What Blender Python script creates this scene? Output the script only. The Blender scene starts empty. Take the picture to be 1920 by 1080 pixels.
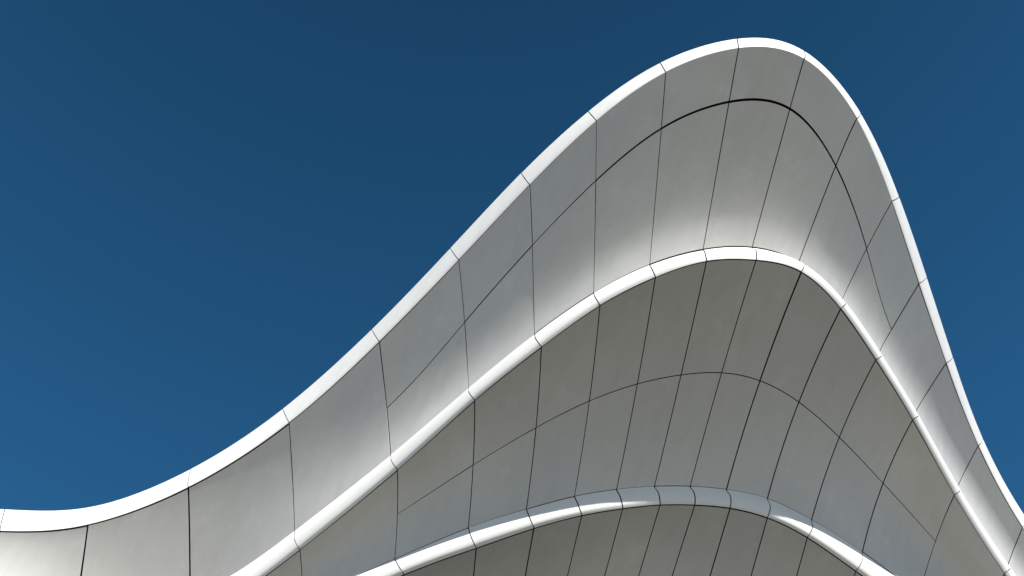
import bpy, math, random
import numpy as np
from mathutils import Vector, Matrix

scene = bpy.context.scene
COL = scene.collection
R = math.radians

# ---------------------------------------------------------------- camera
# A telephoto look up at the eaves from street level, tilted a little.
cam_data = bpy.data.cameras.new('camera')
cam_data.sensor_width = 36.0
cam_data.lens = 3288.6 / 1920.0 * 36.0
cam_data.clip_start = 0.1
cam_data.clip_end = 6000.0
cam = bpy.data.objects.new('camera', cam_data)
COL.objects.link(cam)
cam.location = (0.0, 0.0, 1.6)
cam.matrix_world = (Matrix.Translation((0, 0, 1.6)) @ Matrix.Rotation(R(90 + 66.947), 4, 'X')
                    @ Matrix.Rotation(R(23.928), 4, 'Z'))
scene.camera = cam

# ---------------------------------------------------------------- light
SUN_EL, SUN_AZ = 38.3, -10.0      # azimuth from straight behind the camera
world = bpy.data.worlds.new('World')
scene.world = world
world.use_nodes = True
wn = world.node_tree
wn.nodes.clear()
wout = wn.nodes.new('ShaderNodeOutputWorld')
wbg = wn.nodes.new('ShaderNodeBackground')
sky = wn.nodes.new('ShaderNodeTexSky')
sky.sky_type = 'NISHITA'
sky.sun_disc = False
sky.sun_elevation = R(SUN_EL)
sky.sun_rotation = R(180 - SUN_AZ)
sky.altitude = 1800
sky.air_density = 0.75
sky.dust_density = 0.0
sky.ozone_density = 1.0
wbg.inputs['Strength'].default_value = 0.073
# polarised, very clear air: deep saturated blue overhead, paling down to the horizon
def wmath(op, a, b_):
    m = wn.nodes.new('ShaderNodeMath')
    m.operation = op
    for s_, v_ in ((0, a), (1, b_)):
        if isinstance(v_, (int, float)):
            m.inputs[s_].default_value = v_
        else:
            wn.links.new(v_, m.inputs[s_])
    return m.outputs[0]
wtc = wn.nodes.new('ShaderNodeTexCoord')
wdot = wn.nodes.new('ShaderNodeVectorMath')
wdot.operation = 'DOT_PRODUCT'
wn.links.new(wtc.outputs['Generated'], wdot.inputs[0])
wdot.inputs[1].default_value = (1.28, 0.0, -6.4)
wfac = wmath('MAXIMUM', wmath('MINIMUM', wmath('ADD', wdot.outputs['Value'], 7.19), 2.1), 0.8)
wtint = wn.nodes.new('ShaderNodeVectorMath')
wtint.operation = 'MULTIPLY'
wn.links.new(sky.outputs[0], wtint.inputs[0])
wtint.inputs[1].default_value = (0.27, 0.84, 1.0)
wscale = wn.nodes.new('ShaderNodeVectorMath')
wscale.operation = 'SCALE'
wn.links.new(wtint.outputs[0], wscale.inputs[0])
wn.links.new(wfac, wscale.inputs['Scale'])
wlow = wn.nodes.new('ShaderNodeVectorMath')
wlow.operation = 'MULTIPLY'
wn.links.new(sky.outputs[0], wlow.inputs[0])
wlow.inputs[1].default_value = (0.90, 0.93, 0.88)
wsep = wn.nodes.new('ShaderNodeSeparateXYZ')
wn.links.new(wtc.outputs['Generated'], wsep.inputs[0])
wblend = wn.nodes.new('ShaderNodeMapRange')
wblend.interpolation_type = 'SMOOTHSTEP'
wblend.inputs['From Min'].default_value = 0.50
wblend.inputs['From Max'].default_value = 0.785
wn.links.new(wsep.outputs[2], wblend.inputs['Value'])
wmix = wn.nodes.new('ShaderNodeMix')
wmix.data_type = 'VECTOR'
wn.links.new(wblend.outputs[0], wmix.inputs[0])
wn.links.new(wlow.outputs[0], wmix.inputs[4])
wn.links.new(wscale.outputs[0], wmix.inputs[5])
wn.links.new(wmix.outputs[1], wbg.inputs['Color'])
wn.links.new(wbg.outputs[0], wout.inputs['Surface'])

sun_data = bpy.data.lights.new('sun', 'SUN')
sun_data.energy = 5.0
sun_data.angle = R(0.5)
sun_data.color = (1.0, 0.965, 0.91)
sun = bpy.data.objects.new('sun', sun_data)
COL.objects.link(sun)
to_sun = Vector((math.sin(R(SUN_AZ)) * math.cos(R(SUN_EL)),
                 -math.cos(R(SUN_AZ)) * math.cos(R(SUN_EL)), math.sin(R(SUN_EL))))
sun.rotation_euler = to_sun.to_track_quat('Z', 'Y').to_euler()
sun.location = (0, -20, 60)

scene.view_settings.view_transform = 'Standard'
scene.view_settings.look = 'None'
scene.view_settings.gamma = 1.0
scene.view_settings.use_curve_mapping = False
scene.view_settings.exposure = 0.47
scene.render.engine = 'CYCLES'
scene.cycles.max_bounces = 10
scene.cycles.diffuse_bounces = 6

# ---------------------------------------------------------------- materials
def new_mat(name):
    m = bpy.data.materials.new(name)
    m.use_nodes = True
    nt = m.node_tree
    nt.nodes.clear()
    o = nt.nodes.new('ShaderNodeOutputMaterial')
    b = nt.nodes.new('ShaderNodeBsdfPrincipled')
    nt.links.new(b.outputs[0], o.inputs['Surface'])
    return m, nt, b


def noise(nt, scale, detail, vec, rough=0.5):
    n = nt.nodes.new('ShaderNodeTexNoise')
    n.inputs['Scale'].default_value = scale
    n.inputs['Detail'].default_value = detail
    n.inputs['Roughness'].default_value = rough
    nt.links.new(vec, n.inputs['Vector'])
    return n


def ramp(nt, fac, stops):
    r = nt.nodes.new('ShaderNodeValToRGB')
    e = r.color_ramp.elements
    while len(e) < len(stops):
        e.new(0.5)
    for el, (p, c) in zip(e, stops):
        el.position = p
        el.color = (*c, 1)
    nt.links.new(fac, r.inputs['Fac'])
    return r


def mixc(nt, mode, fac, a, b):
    m = nt.nodes.new('ShaderNodeMix')
    m.data_type = 'RGBA'
    m.blend_type = mode
    m.inputs[0].default_value = fac
    for s, v in ((6, a), (7, b)):
        if isinstance(v, tuple):
            m.inputs[s].default_value = (*v, 1)
        else:
            nt.links.new(v, m.inputs[s])
    return m.outputs[2]


def panel_material(name, base, rough, dirt, bump, tones):
    m, nt, b = new_mat(name)
    tc = nt.nodes.new('ShaderNodeTexCoord')
    oi = nt.nodes.new('ShaderNodeObjectInfo')
    vec = tc.outputs['Object']
    # each sheet of panels left the paint shop a hair different
    tone = ramp(nt, oi.outputs['Random'], tones)
    col = mixc(nt, 'MULTIPLY', 1.0, base, tone.outputs[0])
    # faint cloudy weathering
    big = noise(nt, 0.55, 5, vec, 0.55)
    cloud = ramp(nt, big.outputs['Fac'], [(0.34, (1 - dirt, 1 - dirt, 1 - dirt * 0.9)), (0.62, (1, 1, 1))])
    col = mixc(nt, 'MULTIPLY', 1.0, col, cloud.outputs[0])
    # fine streaky dust, stretched down the slope
    mp = nt.nodes.new('ShaderNodeMapping')
    mp.inputs['Scale'].default_value = (3.0, 0.8, 0.5)
    nt.links.new(vec, mp.inputs['Vector'])
    fine = noise(nt, 2.4, 7, mp.outputs[0], 0.62)
    dust = ramp(nt, fine.outputs['Fac'], [(0.30, (1 - dirt * 0.8, 1 - dirt * 0.8, 1 - dirt * 0.85)), (0.55, (1, 1, 1))])
    col = mixc(nt, 'MULTIPLY', 1.0, col, dust.outputs[0])
    # wispy pale water marks here and there
    wm = noise(nt, 1.7, 9, vec, 0.7)
    wmk = ramp(nt, wm.outputs['Fac'], [(0.56, (0.0, 0.0, 0.0)), (0.72, (dirt * 0.9, dirt * 0.9, dirt * 1.0))])
    col = mixc(nt, 'ADD', 1.0, col, wmk.outputs[0])
    # sparse specks
    sp = noise(nt, 34.0, 2, vec, 0.4)
    spk = ramp(nt, sp.outputs['Fac'], [(0.245, (0.72, 0.71, 0.69)), (0.27, (1, 1, 1))])
    col = mixc(nt, 'MULTIPLY', 0.6, col, spk.outputs[0])
    nt.links.new(col, b.inputs['Base Color'])
    rr = nt.nodes.new('ShaderNodeMapRange')
    rr.inputs['From Min'].default_value = 0.3
    rr.inputs['From Max'].default_value = 0.7
    rr.inputs['To Min'].default_value = rough - 0.06
    rr.inputs['To Max'].default_value = rough + 0.08
    nt.links.new(fine.outputs['Fac'], rr.inputs['Value'])
    nt.links.new(rr.outputs[0], b.inputs['Roughness'])
    b.inputs['Specular IOR Level'].default_value = 0.5
    # slight hand-made unevenness of the moulded sheet + orange peel
    und = noise(nt, 0.9, 2, vec, 0.4)
    bp = nt.nodes.new('ShaderNodeBump')
    bp.inputs['Strength'].default_value = 1.0
    bp.inputs['Distance'].default_value = bump
    nt.links.new(und.outputs['Fac'], bp.inputs['Height'])
    peel = noise(nt, 120.0, 2, vec, 0.5)
    bp2 = nt.nodes.new('ShaderNodeBump')
    bp2.inputs['Strength'].default_value = 0.25
    bp2.inputs['Distance'].default_value = 0.0008
    nt.links.new(peel.outputs['Fac'], bp2.inputs['Height'])
    nt.links.new(bp.outputs[0], bp2.inputs['Normal'])
    nt.links.new(bp2.outputs[0], b.inputs['Normal'])
    return m


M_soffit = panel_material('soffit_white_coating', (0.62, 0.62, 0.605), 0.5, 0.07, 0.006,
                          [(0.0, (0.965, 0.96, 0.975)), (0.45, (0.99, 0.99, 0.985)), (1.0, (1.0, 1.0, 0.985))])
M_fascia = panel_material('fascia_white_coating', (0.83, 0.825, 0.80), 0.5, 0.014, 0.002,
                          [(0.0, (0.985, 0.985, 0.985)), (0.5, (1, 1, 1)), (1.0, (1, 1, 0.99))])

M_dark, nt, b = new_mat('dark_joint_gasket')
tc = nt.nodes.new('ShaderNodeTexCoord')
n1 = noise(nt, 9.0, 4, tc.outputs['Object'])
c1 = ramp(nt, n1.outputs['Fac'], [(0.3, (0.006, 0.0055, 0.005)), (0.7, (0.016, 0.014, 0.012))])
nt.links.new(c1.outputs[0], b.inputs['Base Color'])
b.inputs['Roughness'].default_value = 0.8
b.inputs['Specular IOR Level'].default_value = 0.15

M_render, nt, b = new_mat('pale_wall_render')
tc = nt.nodes.new('ShaderNodeTexCoord')
n1 = noise(nt, 1.3, 8, tc.outputs['Object'], 0.6)
c1 = ramp(nt, n1.outputs['Fac'], [(0.25, (0.36, 0.355, 0.34)), (0.75, (0.46, 0.455, 0.44))])
nt.links.new(c1.outputs[0], b.inputs['Base Color'])
b.inputs['Roughness'].default_value = 0.85

M_glass, nt, b = new_mat('dark_tinted_glazing')
tc = nt.nodes.new('ShaderNodeTexCoord')
n1 = noise(nt, 0.4, 2, tc.outputs['Object'])
c1 = ramp(nt, n1.outputs['Fac'], [(0.3, (0.012, 0.015, 0.017)), (0.7, (0.02, 0.023, 0.025))])
nt.links.new(c1.outputs[0], b.inputs['Base Color'])
b.inputs['Roughness'].default_value = 0.06

M_roof, nt, b = new_mat('grey_roof_membrane')
tc = nt.nodes.new('ShaderNodeTexCoord')
n1 = noise(nt, 2.0, 6, tc.outputs['Object'], 0.6)
c1 = ramp(nt, n1.outputs['Fac'], [(0.25, (0.28, 0.28, 0.27)), (0.75, (0.38, 0.38, 0.37))])
nt.links.new(c1.outputs[0], b.inputs['Base Color'])
b.inputs['Roughness'].default_value = 0.9

M_ground, nt, b = new_mat('pale_plaza_paving')
tc = nt.nodes.new('ShaderNodeTexCoord')
n1 = noise(nt, 0.12, 8, tc.outputs['Object'], 0.6)
c1 = ramp(nt, n1.outputs['Fac'], [(0.3, (0.200, 0.190, 0.163)), (0.7, (0.285, 0.268, 0.232))])
nt.links.new(c1.outputs[0], b.inputs['Base Color'])
b.inputs['Roughness'].default_value = 0.9

M_paving, nt, b = new_mat('dark_basalt_paving')
tc = nt.nodes.new('ShaderNodeTexCoord')
n1 = noise(nt, 0.5, 8, tc.outputs['Object'], 0.6)
c1 = ramp(nt, n1.outputs['Fac'], [(0.3, (0.090, 0.084, 0.062)), (0.7, (0.124, 0.116, 0.088))])
nt.links.new(c1.outputs[0], b.inputs['Base Color'])
b.inputs['Roughness'].default_value = 0.85

# ---------------------------------------------------------------- mesh helpers
def tidy(name):
    return name


def link(name, verts, faces, mat, parent=None, smooth=True, sharp_from=None):
    me = bpy.data.meshes.new(name)
    me.from_pydata([tuple(v) for v in verts], [], faces)
    me.materials.append(mat)
    me.validate()
    me.update()
    if smooth:
        for i, pl in enumerate(me.polygons):
            pl.use_smooth = sharp_from is None or i < sharp_from
    o = bpy.data.objects.new(name, me)
    COL.objects.link(o)
    if parent is not None:
        o.parent = parent
    return o


def spline(vals):
    """Natural cubic spline through control points at integer parameters."""
    P = np.array(vals, float)
    n = len(P)
    A = np.zeros((n, n)); rhs = np.zeros_like(P)
    A[0, 0] = A[-1, -1] = 1
    for i in range(1, n - 1):
        A[i, i - 1:i + 2] = (1, 4, 1)
        rhs[i] = 6 * (P[i + 1] - 2 * P[i] + P[i - 1])
    M = np.linalg.solve(A, rhs)

    def ev(u):
        u = np.atleast_1d(np.asarray(u, float)) - U0
        i = np.clip(np.floor(u).astype(int), 0, n - 2)
        t = (u - i)[:, None]
        s = 1 - t
        return s * P[i] + t * P[i + 1] + ((s ** 3 - s) * M[i] + (t ** 3 - t) * M[i + 1]) / 6
    return ev


U0, U1 = -5, 16
# ---------------------------------------------------------------- measured joints
# World metres at each panel joint (joint -5 .. 16) for the four storeys:
# TOP = upper edge of the white edge band, LIP = its lower edge, UNDER = 21 lines
# across the underside from that lip in to the top of the next edge band.
TOP = [
    [(-11.532,21.523,29.194), (-9.198,20.978,29.194), (-7.094,20.158,29.194), (-5.559,19.482,29.506), (-4.187,18.222,30.051), (-3.024,16.468,30.499), (-2.066,14.365,30.856), (-1.324,12.351,31.133), (-0.686,10.538,31.337), (-0.033,9.018,31.478), (0.772,7.712,31.562), (1.807,6.786,31.600), (2.941,6.508,31.599), (4.293,7.095,31.569), (5.556,8.164,31.517), (6.653,9.282,31.452), (7.747,10.430,31.383), (8.939,11.599,31.319), (10.292,12.616,31.267), (11.790,13.400,31.248), (13.491,13.922,31.248), (15.345,14.113,31.248)],
    [(-10.911,21.555,26.356), (-8.594,20.984,26.356), (-6.482,20.126,26.509), (-4.762,19.864,26.969), (-2.990,18.774,27.191), (-1.726,16.700,27.239), (-0.728,14.615,27.306), (0.011,12.926,27.389), (0.635,11.603,27.488), (1.228,10.574,27.601), (1.851,9.793,27.726), (2.522,9.248,27.864), (3.220,8.933,28.011), (4.007,8.899,28.166), (4.930,9.263,28.329), (5.907,9.892,28.498), (6.953,10.660,28.671), (8.246,11.636,28.847), (9.740,12.650,29.025), (11.245,13.469,29.115), (12.923,14.000,29.115), (14.762,14.215,29.115)],
    [(-10.695,22.429,24.384), (-8.318,21.841,24.384), (-6.185,20.976,24.633), (-4.203,20.397,25.203), (-2.107,18.670,25.242), (-1.002,16.509,25.038), (0.041,14.906,24.901), (0.876,13.818,24.824), (1.554,13.097,24.801), (2.123,12.578,24.826), (2.650,12.218,24.893), (3.148,11.964,24.996), (3.644,11.789,25.130), (4.175,11.671,25.288), (4.821,11.617,25.465), (5.609,11.735,25.653), (6.579,11.979,25.848), (7.741,12.351,26.044), (9.108,12.828,26.234), (10.499,13.555,26.324), (12.618,14.698,26.324), (14.645,15.006,26.324)],
    [(-10.503,23.206,22.984), (-8.073,22.602,22.984), (-5.920,21.730,23.233), (-3.803,21.090,23.803), (-1.385,19.214,23.842), (-0.073,17.514,23.638), (0.951,16.135,23.501), (1.642,15.176,23.424), (2.154,14.553,23.401), (2.605,14.044,23.426), (3.036,13.639,23.493), (3.454,13.359,23.596), (3.892,13.169,23.730), (4.432,13.074,23.888), (5.048,13.095,24.065), (5.766,13.261,24.253), (6.684,13.544,24.448), (7.768,13.860,24.644), (9.102,14.273,24.834), (10.287,14.306,24.924), (12.418,15.264,24.924), (14.555,15.599,24.924)],
]
LIP = [
    [(-11.042,21.021,27.818), (-8.763,20.461,27.818), (-6.702,19.622,27.818), (-5.294,18.941,28.130), (-3.908,17.701,28.675), (-2.684,15.881,29.123), (-1.767,13.841,29.480), (-1.049,11.903,29.757), (-0.444,10.174,29.961), (0.154,8.692,30.101), (0.880,7.462,30.186), (1.811,6.602,30.224), (2.861,6.322,30.223), (4.078,6.868,30.193), (5.227,7.896,30.141), (6.279,8.994,30.076), (7.334,10.075,30.007), (8.518,11.203,29.943), (9.912,12.253,29.891), (11.388,13.044,29.872), (13.027,13.564,29.872), (14.813,13.767,29.872)],
    [(-10.911,21.555,24.997), (-8.594,20.984,24.997), (-6.482,20.126,25.150), (-4.617,19.598,25.610), (-2.672,18.154,25.832), (-1.438,16.101,25.881), (-0.497,14.030,25.947), (0.176,12.387,26.031), (0.777,11.135,26.129), (1.327,10.155,26.242), (1.911,9.418,26.368), (2.512,8.900,26.505), (3.191,8.616,26.652), (3.904,8.547,26.808), (4.726,8.886,26.971), (5.616,9.479,27.139), (6.620,10.210,27.313), (7.851,11.177,27.489), (9.277,12.170,27.667), (10.836,13.075,27.756), (12.841,13.930,27.756), (14.762,14.215,27.756)],
    [(-10.695,22.429,23.563), (-8.318,21.841,23.563), (-6.185,20.976,23.812), (-4.203,20.397,24.382), (-2.006,18.564,24.421), (-0.780,16.228,24.217), (0.259,14.565,24.080), (1.075,13.581,24.003), (1.715,12.867,23.979), (2.264,12.363,24.004), (2.761,12.022,24.072), (3.232,11.774,24.175), (3.700,11.615,24.309), (4.203,11.510,24.467), (4.785,11.495,24.643), (5.486,11.619,24.832), (6.414,11.900,25.027), (7.531,12.243,25.222), (8.854,12.698,25.412), (10.362,13.490,25.503), (12.618,14.698,25.503), (14.645,15.006,25.503)],
    [(-10.503,23.206,22.284), (-8.073,22.602,22.284), (-5.920,21.730,22.533), (-3.803,21.090,23.103), (-1.310,19.101,23.142), (0.081,17.260,22.938), (1.089,15.883,22.801), (1.758,14.944,22.724), (2.254,14.336,22.701), (2.691,13.840,22.726), (3.110,13.447,22.793), (3.516,13.176,22.896), (3.942,12.995,23.030), (4.469,12.906,23.188), (5.070,12.931,23.365), (5.772,13.098,23.553), (6.668,13.379,23.748), (7.727,13.692,23.944), (9.030,14.101,24.134), (10.234,14.218,24.224), (12.418,15.264,24.224), (14.555,15.599,24.224)],
]
UNDER = [
    [
        [(-11.0420,21.0211,27.8176), (-8.7631,20.4607,27.8176), (-6.7022,19.6219,27.8176), (-5.2940,18.9410,28.1298), (-3.9076,17.7013,28.6752), (-2.6844,15.8812,29.1226), (-1.7673,13.8407,29.4803), (-1.0495,11.9031,29.7570), (-0.4438,10.1738,29.9612), (0.1537,8.6915,30.1014), (0.8796,7.4618,30.1861), (1.8114,6.6022,30.2238), (2.8606,6.3222,30.2232), (4.0775,6.8678,30.1927), (5.2270,7.8956,30.1409), (6.2789,8.9939,30.0762), (7.3342,10.0751,30.0073), (8.5179,11.2034,29.9426), (9.9125,12.2529,29.8907), (11.3879,13.0437,29.8722), (13.0271,13.5643,29.8722), (14.8131,13.7674,29.8722)],
        [(-11.0454,21.0694,27.7683), (-8.7626,20.5084,27.7690), (-6.6959,19.6647,27.7732), (-5.2676,18.9934,28.0787), (-3.8601,17.7603,28.6060), (-2.6264,15.9441,29.0325), (-1.6934,13.9081,29.3568), (-0.9933,11.9590,29.6537), (-0.4051,10.2235,29.8831), (0.1790,8.7340,30.0478), (0.8917,7.4876,30.1598), (1.8154,6.6180,30.2108), (2.8610,6.3373,30.2111), (4.0701,6.9065,30.1534), (5.2099,7.9619,30.0617), (6.2508,9.0756,29.9713), (7.3129,10.1228,29.9427), (8.5089,11.2339,29.9076), (9.9089,12.2808,29.8642), (11.3853,13.0717,29.8476), (13.0277,13.5935,29.8486), (14.8175,13.7974,29.8487)],
        [(-11.0462,21.1124,27.7127), (-8.7599,20.5510,27.7139), (-6.6882,19.7032,27.7232), (-5.2409,19.0442,28.0253), (-3.8126,17.8182,28.5355), (-2.5695,16.0054,28.9432), (-1.6221,13.9732,29.2367), (-0.9375,12.0151,29.5503), (-0.3646,10.2762,29.8011), (0.2075,8.7826,29.9870), (0.9078,7.5236,30.1236), (1.8229,6.6467,30.1868), (2.8634,6.3652,30.1887), (4.0631,6.9522,30.1079), (5.1933,8.0288,29.9823), (6.2241,9.1537,29.8707), (7.2923,10.1692,29.8799), (8.5000,11.2643,29.8727), (9.9054,12.3086,29.8377), (11.3828,13.0996,29.8229), (13.0284,13.6226,29.8250), (14.8219,13.8273,29.8252)],
        [(-11.0454,21.1522,27.6532), (-8.7560,20.5902,27.6548), (-6.6798,19.7390,27.6699), (-5.2140,19.0939,27.9707), (-3.7652,17.8752,28.4638), (-2.5138,16.0649,28.8543), (-1.5532,14.0360,29.1200), (-0.8819,12.0716,29.4469), (-0.3224,10.3318,29.7152), (0.2392,8.8373,29.9191), (0.9281,7.5699,30.0774), (1.8339,6.6884,30.1520), (2.8677,6.4058,30.1562), (4.0567,7.0051,30.0562), (5.1771,8.0964,29.9027), (6.1987,9.2284,29.7745), (7.2724,10.2144,29.8187), (8.4912,11.2948,29.8379), (9.9020,12.3363,29.8112), (11.3803,13.1274,29.7982), (13.0292,13.6518,29.8013), (14.8264,13.8571,29.8017)],
        [(-11.0433,21.1894,27.5907), (-8.7511,20.6269,27.5926), (-6.6707,19.7727,27.6138), (-5.1871,19.1429,27.9152), (-3.7179,17.9317,28.3915), (-2.4592,16.1223,28.7653), (-1.4868,14.0968,29.0066), (-0.8268,12.1284,29.3435), (-0.2784,10.3905,29.6254), (0.2741,8.8980,29.8441), (0.9524,7.6264,30.0213), (1.8484,6.7430,30.1064), (2.8740,6.4590,30.1135), (4.0508,7.0651,29.9987), (5.1614,8.1645,29.8231), (6.1747,9.2995,29.6826), (7.2533,10.2584,29.7592), (8.4826,11.3252,29.8030), (9.8987,12.3640,29.7846), (11.3779,13.1553,29.7734), (13.0300,13.6808,29.7775), (14.8308,13.8869,29.7780)],
        [(-11.0402,21.2242,27.5255), (-8.7453,20.6612,27.5277), (-6.6611,19.8045,27.5554), (-5.1602,19.1912,27.8589), (-3.6709,17.9875,28.3187), (-2.4057,16.1777,28.6762), (-1.4228,14.1553,28.8965), (-0.7719,12.1855,29.2400), (-0.2328,10.4520,29.5318), (0.3122,8.9648,29.7623), (0.9807,7.6932,29.9556), (1.8663,6.8104,30.0501), (2.8823,6.5250,30.0607), (4.0454,7.1321,29.9352), (5.1460,8.2332,29.7433), (6.1520,9.3673,29.5951), (7.2349,10.3011,29.7013), (8.4742,11.3555,29.7681), (9.8954,12.3917,29.7579), (11.3756,13.1830,29.7485), (13.0308,13.7098,29.7536), (14.8354,13.9167,29.7542)],
        [(-11.0361,21.2570,27.4581), (-8.7387,20.6935,27.4605), (-6.6511,19.8346,27.4951), (-5.1332,19.2389,27.8020), (-3.6240,18.0428,28.2453), (-2.3532,16.2308,28.5867), (-1.3612,14.2115,28.7893), (-0.7174,12.2429,29.1365), (-0.1854,10.5165,29.4345), (0.3534,9.0375,29.6735), (1.0130,7.7700,29.8801), (1.8877,6.8906,29.9829), (2.8925,6.6035,29.9978), (4.0406,7.2061,29.8658), (5.1312,8.3025,29.6634), (6.1308,9.4317,29.5119), (7.2172,10.3425,29.6450), (8.4659,11.3857,29.7331), (9.8922,12.4192,29.7310), (11.3733,13.2107,29.7235), (13.0317,13.7386,29.7296), (14.8399,13.9463,29.7302)],
        [(-11.0312,21.2879,27.3887), (-8.7316,20.7239,27.3913), (-6.6407,19.8632,27.4329), (-5.1063,19.2860,27.7446), (-3.5773,18.0977,28.1717), (-2.3018,16.2814,28.4966), (-1.3020,14.2653,28.6847), (-0.6632,12.3006,29.0331), (-0.1364,10.5839,29.3336), (0.3977,9.1162,29.5780), (1.0493,7.8569,29.7950), (1.9126,6.9834,29.9051), (2.9047,6.6945,29.9248), (4.0363,7.2871,29.7905), (5.1167,8.3724,29.5834), (6.1108,9.4927,29.4327), (7.2002,10.3827,29.5901), (8.4577,11.4159,29.6980), (9.8889,12.4466,29.7038), (11.3710,13.2382,29.6982), (13.0325,13.7673,29.7052), (14.8443,13.9757,29.7059)],
        [(-11.0255,21.3171,27.3174), (-8.7237,20.7525,27.3201), (-6.6299,19.8904,27.3691), (-5.0794,19.3327,27.6867), (-3.5308,18.1520,28.0975), (-2.2514,16.3297,28.4058), (-1.2450,14.3164,28.5823), (-0.6094,12.3586,28.9296), (-0.0857,10.6541,29.2291), (0.4451,9.2008,29.4760), (1.0896,7.9537,29.7006), (1.9408,7.0889,29.8167), (2.9188,6.7980,29.8419), (4.0325,7.3749,29.7094), (5.1027,8.4429,29.5032), (6.0920,9.5502,29.3573), (7.1837,10.4214,29.5363), (8.4496,11.4459,29.6625), (9.8856,12.4737,29.6760), (11.3686,13.2655,29.6724), (13.0331,13.7958,29.6803), (14.8485,14.0049,29.6811)],
        [(-11.0191,21.3446,27.2444), (-8.7154,20.7795,27.2472), (-6.6188,19.9162,27.3037), (-5.0526,19.3790,27.6284), (-3.4845,18.2059,28.0231), (-2.2020,16.3753,28.3141), (-1.1902,14.3646,28.4814), (-0.5558,12.4169,28.8261), (-0.0334,10.7271,29.1210), (0.4955,9.2911,29.3675), (1.1337,8.0604,29.5967), (1.9725,7.2068,29.7178), (2.9348,6.9138,29.7489), (4.0292,7.4696,29.6225), (5.0892,8.5140,29.4231), (6.0743,9.6041,29.2851), (7.1678,10.4587,29.4833), (8.4414,11.4755,29.6263), (9.8820,12.5004,29.6474), (11.3660,13.2924,29.6460), (13.0336,13.8238,29.6547), (14.8525,14.0337,29.6556)],
        [(-11.0120,21.3705,27.1698), (-8.7065,20.8050,27.1726), (-6.6074,19.9407,27.2370), (-5.0258,19.4248,27.5697), (-3.4384,18.2593,27.9483), (-2.1537,16.4184,28.2215), (-1.1377,14.4097,28.3814), (-0.5026,12.4753,28.7223), (0.0205,10.8030,29.0096), (0.5488,9.3872,29.2526), (1.1817,8.1769,29.4837), (2.0074,7.3371,29.6085), (2.9526,7.0418,29.6462), (4.0265,7.5712,29.5299), (5.0760,8.5856,29.3427), (6.0575,9.6542,29.2154), (7.1521,10.4941,29.4303), (8.4331,11.5047,29.5892), (9.8781,12.5264,29.6176), (11.3631,13.3189,29.6186), (13.0336,13.8514,29.6281), (14.8560,14.0619,29.6289)],
        [(-11.0042,21.3949,27.0938), (-8.6971,20.8288,27.0964), (-6.5958,19.9640,27.1690), (-4.9990,19.4702,27.5107), (-3.3926,18.3124,27.8733), (-2.1064,16.4587,28.1279), (-1.0874,14.4511,28.2818), (-0.4498,12.5339,28.6181), (0.0759,10.8816,28.8948), (0.6051,9.4890,29.1315), (1.2335,8.3030,29.3615), (2.0457,7.4796,29.4889), (2.9724,7.1818,29.5336), (4.0242,7.6794,29.4317), (5.0634,8.6579,29.2624), (6.0415,9.7001,29.1471), (7.1367,10.5275,29.3767), (8.4244,11.5332,29.5503), (9.8736,12.5517,29.5859), (11.3597,13.3446,29.5897), (13.0330,13.8781,29.5999), (14.8587,14.0893,29.6008)],
        [(-10.9959,21.4179,27.0164), (-8.6872,20.8512,27.0189), (-6.5839,19.9861,27.0997), (-4.9723,19.5152,27.4513), (-3.3469,18.3651,27.7981), (-2.0600,16.4964,28.0333), (-1.0392,14.4888,28.1818), (-0.3972,12.5922,28.5130), (0.1329,10.9629,28.7766), (0.6644,9.5965,29.0045), (1.2891,8.4386,29.2306), (2.0873,7.6342,29.3590), (2.9940,7.3339,29.4113), (4.0225,7.7943,29.3278), (5.0511,8.7307,29.1817), (6.0260,9.7416,29.0794), (7.1211,10.5585,29.3215), (8.4152,11.5605,29.5089), (9.8683,12.5758,29.5517), (11.3556,13.3693,29.5589), (13.0314,13.9037,29.5695), (14.8604,14.1156,29.5705)],
        [(-10.9870,21.4395,26.9377), (-8.6770,20.8723,26.9399), (-6.5718,20.0071,27.0293), (-4.9457,19.5599,27.3917), (-3.3015,18.4173,27.7226), (-2.0147,16.5314,27.9376), (-0.9931,14.5221,28.0808), (-0.3449,12.6500,28.4061), (0.1914,11.0467,28.6548), (0.7264,9.7096,28.8716), (1.3483,8.5837,29.0909), (2.1321,7.8006,29.2190), (3.0174,7.4978,29.2794), (4.0214,7.9158,29.2186), (5.0391,8.8039,29.1005), (6.0108,9.7782,29.0113), (7.1051,10.5867,29.2637), (8.4049,11.5862,29.4637), (9.8619,12.5982,29.5140), (11.3505,13.3927,29.5253), (13.0287,13.9279,29.5363), (14.8606,14.1404,29.5373)],
        [(-10.9775,21.4597,26.8577), (-8.6662,20.8920,26.8598), (-6.5594,20.0271,26.9577), (-4.9192,19.6042,27.3318), (-3.2564,18.4693,27.6471), (-1.9704,16.5636,27.8407), (-0.9490,14.5508,27.9781), (-0.2930,12.7067,28.2963), (0.2514,11.1329,28.5292), (0.7913,9.8281,28.7328), (1.4113,8.7381,28.9426), (2.1800,7.9790,29.0693), (3.0426,7.6733,29.1380), (4.0207,8.0439,29.1037), (5.0274,8.8774,29.0183), (5.9956,9.8097,28.9417), (7.0884,10.6115,29.2019), (8.3932,11.6096,29.4132), (9.8540,12.6186,29.4718), (11.3440,13.4144,29.4882), (13.0242,13.9500,29.4992), (14.8588,14.1632,29.5002)],
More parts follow.
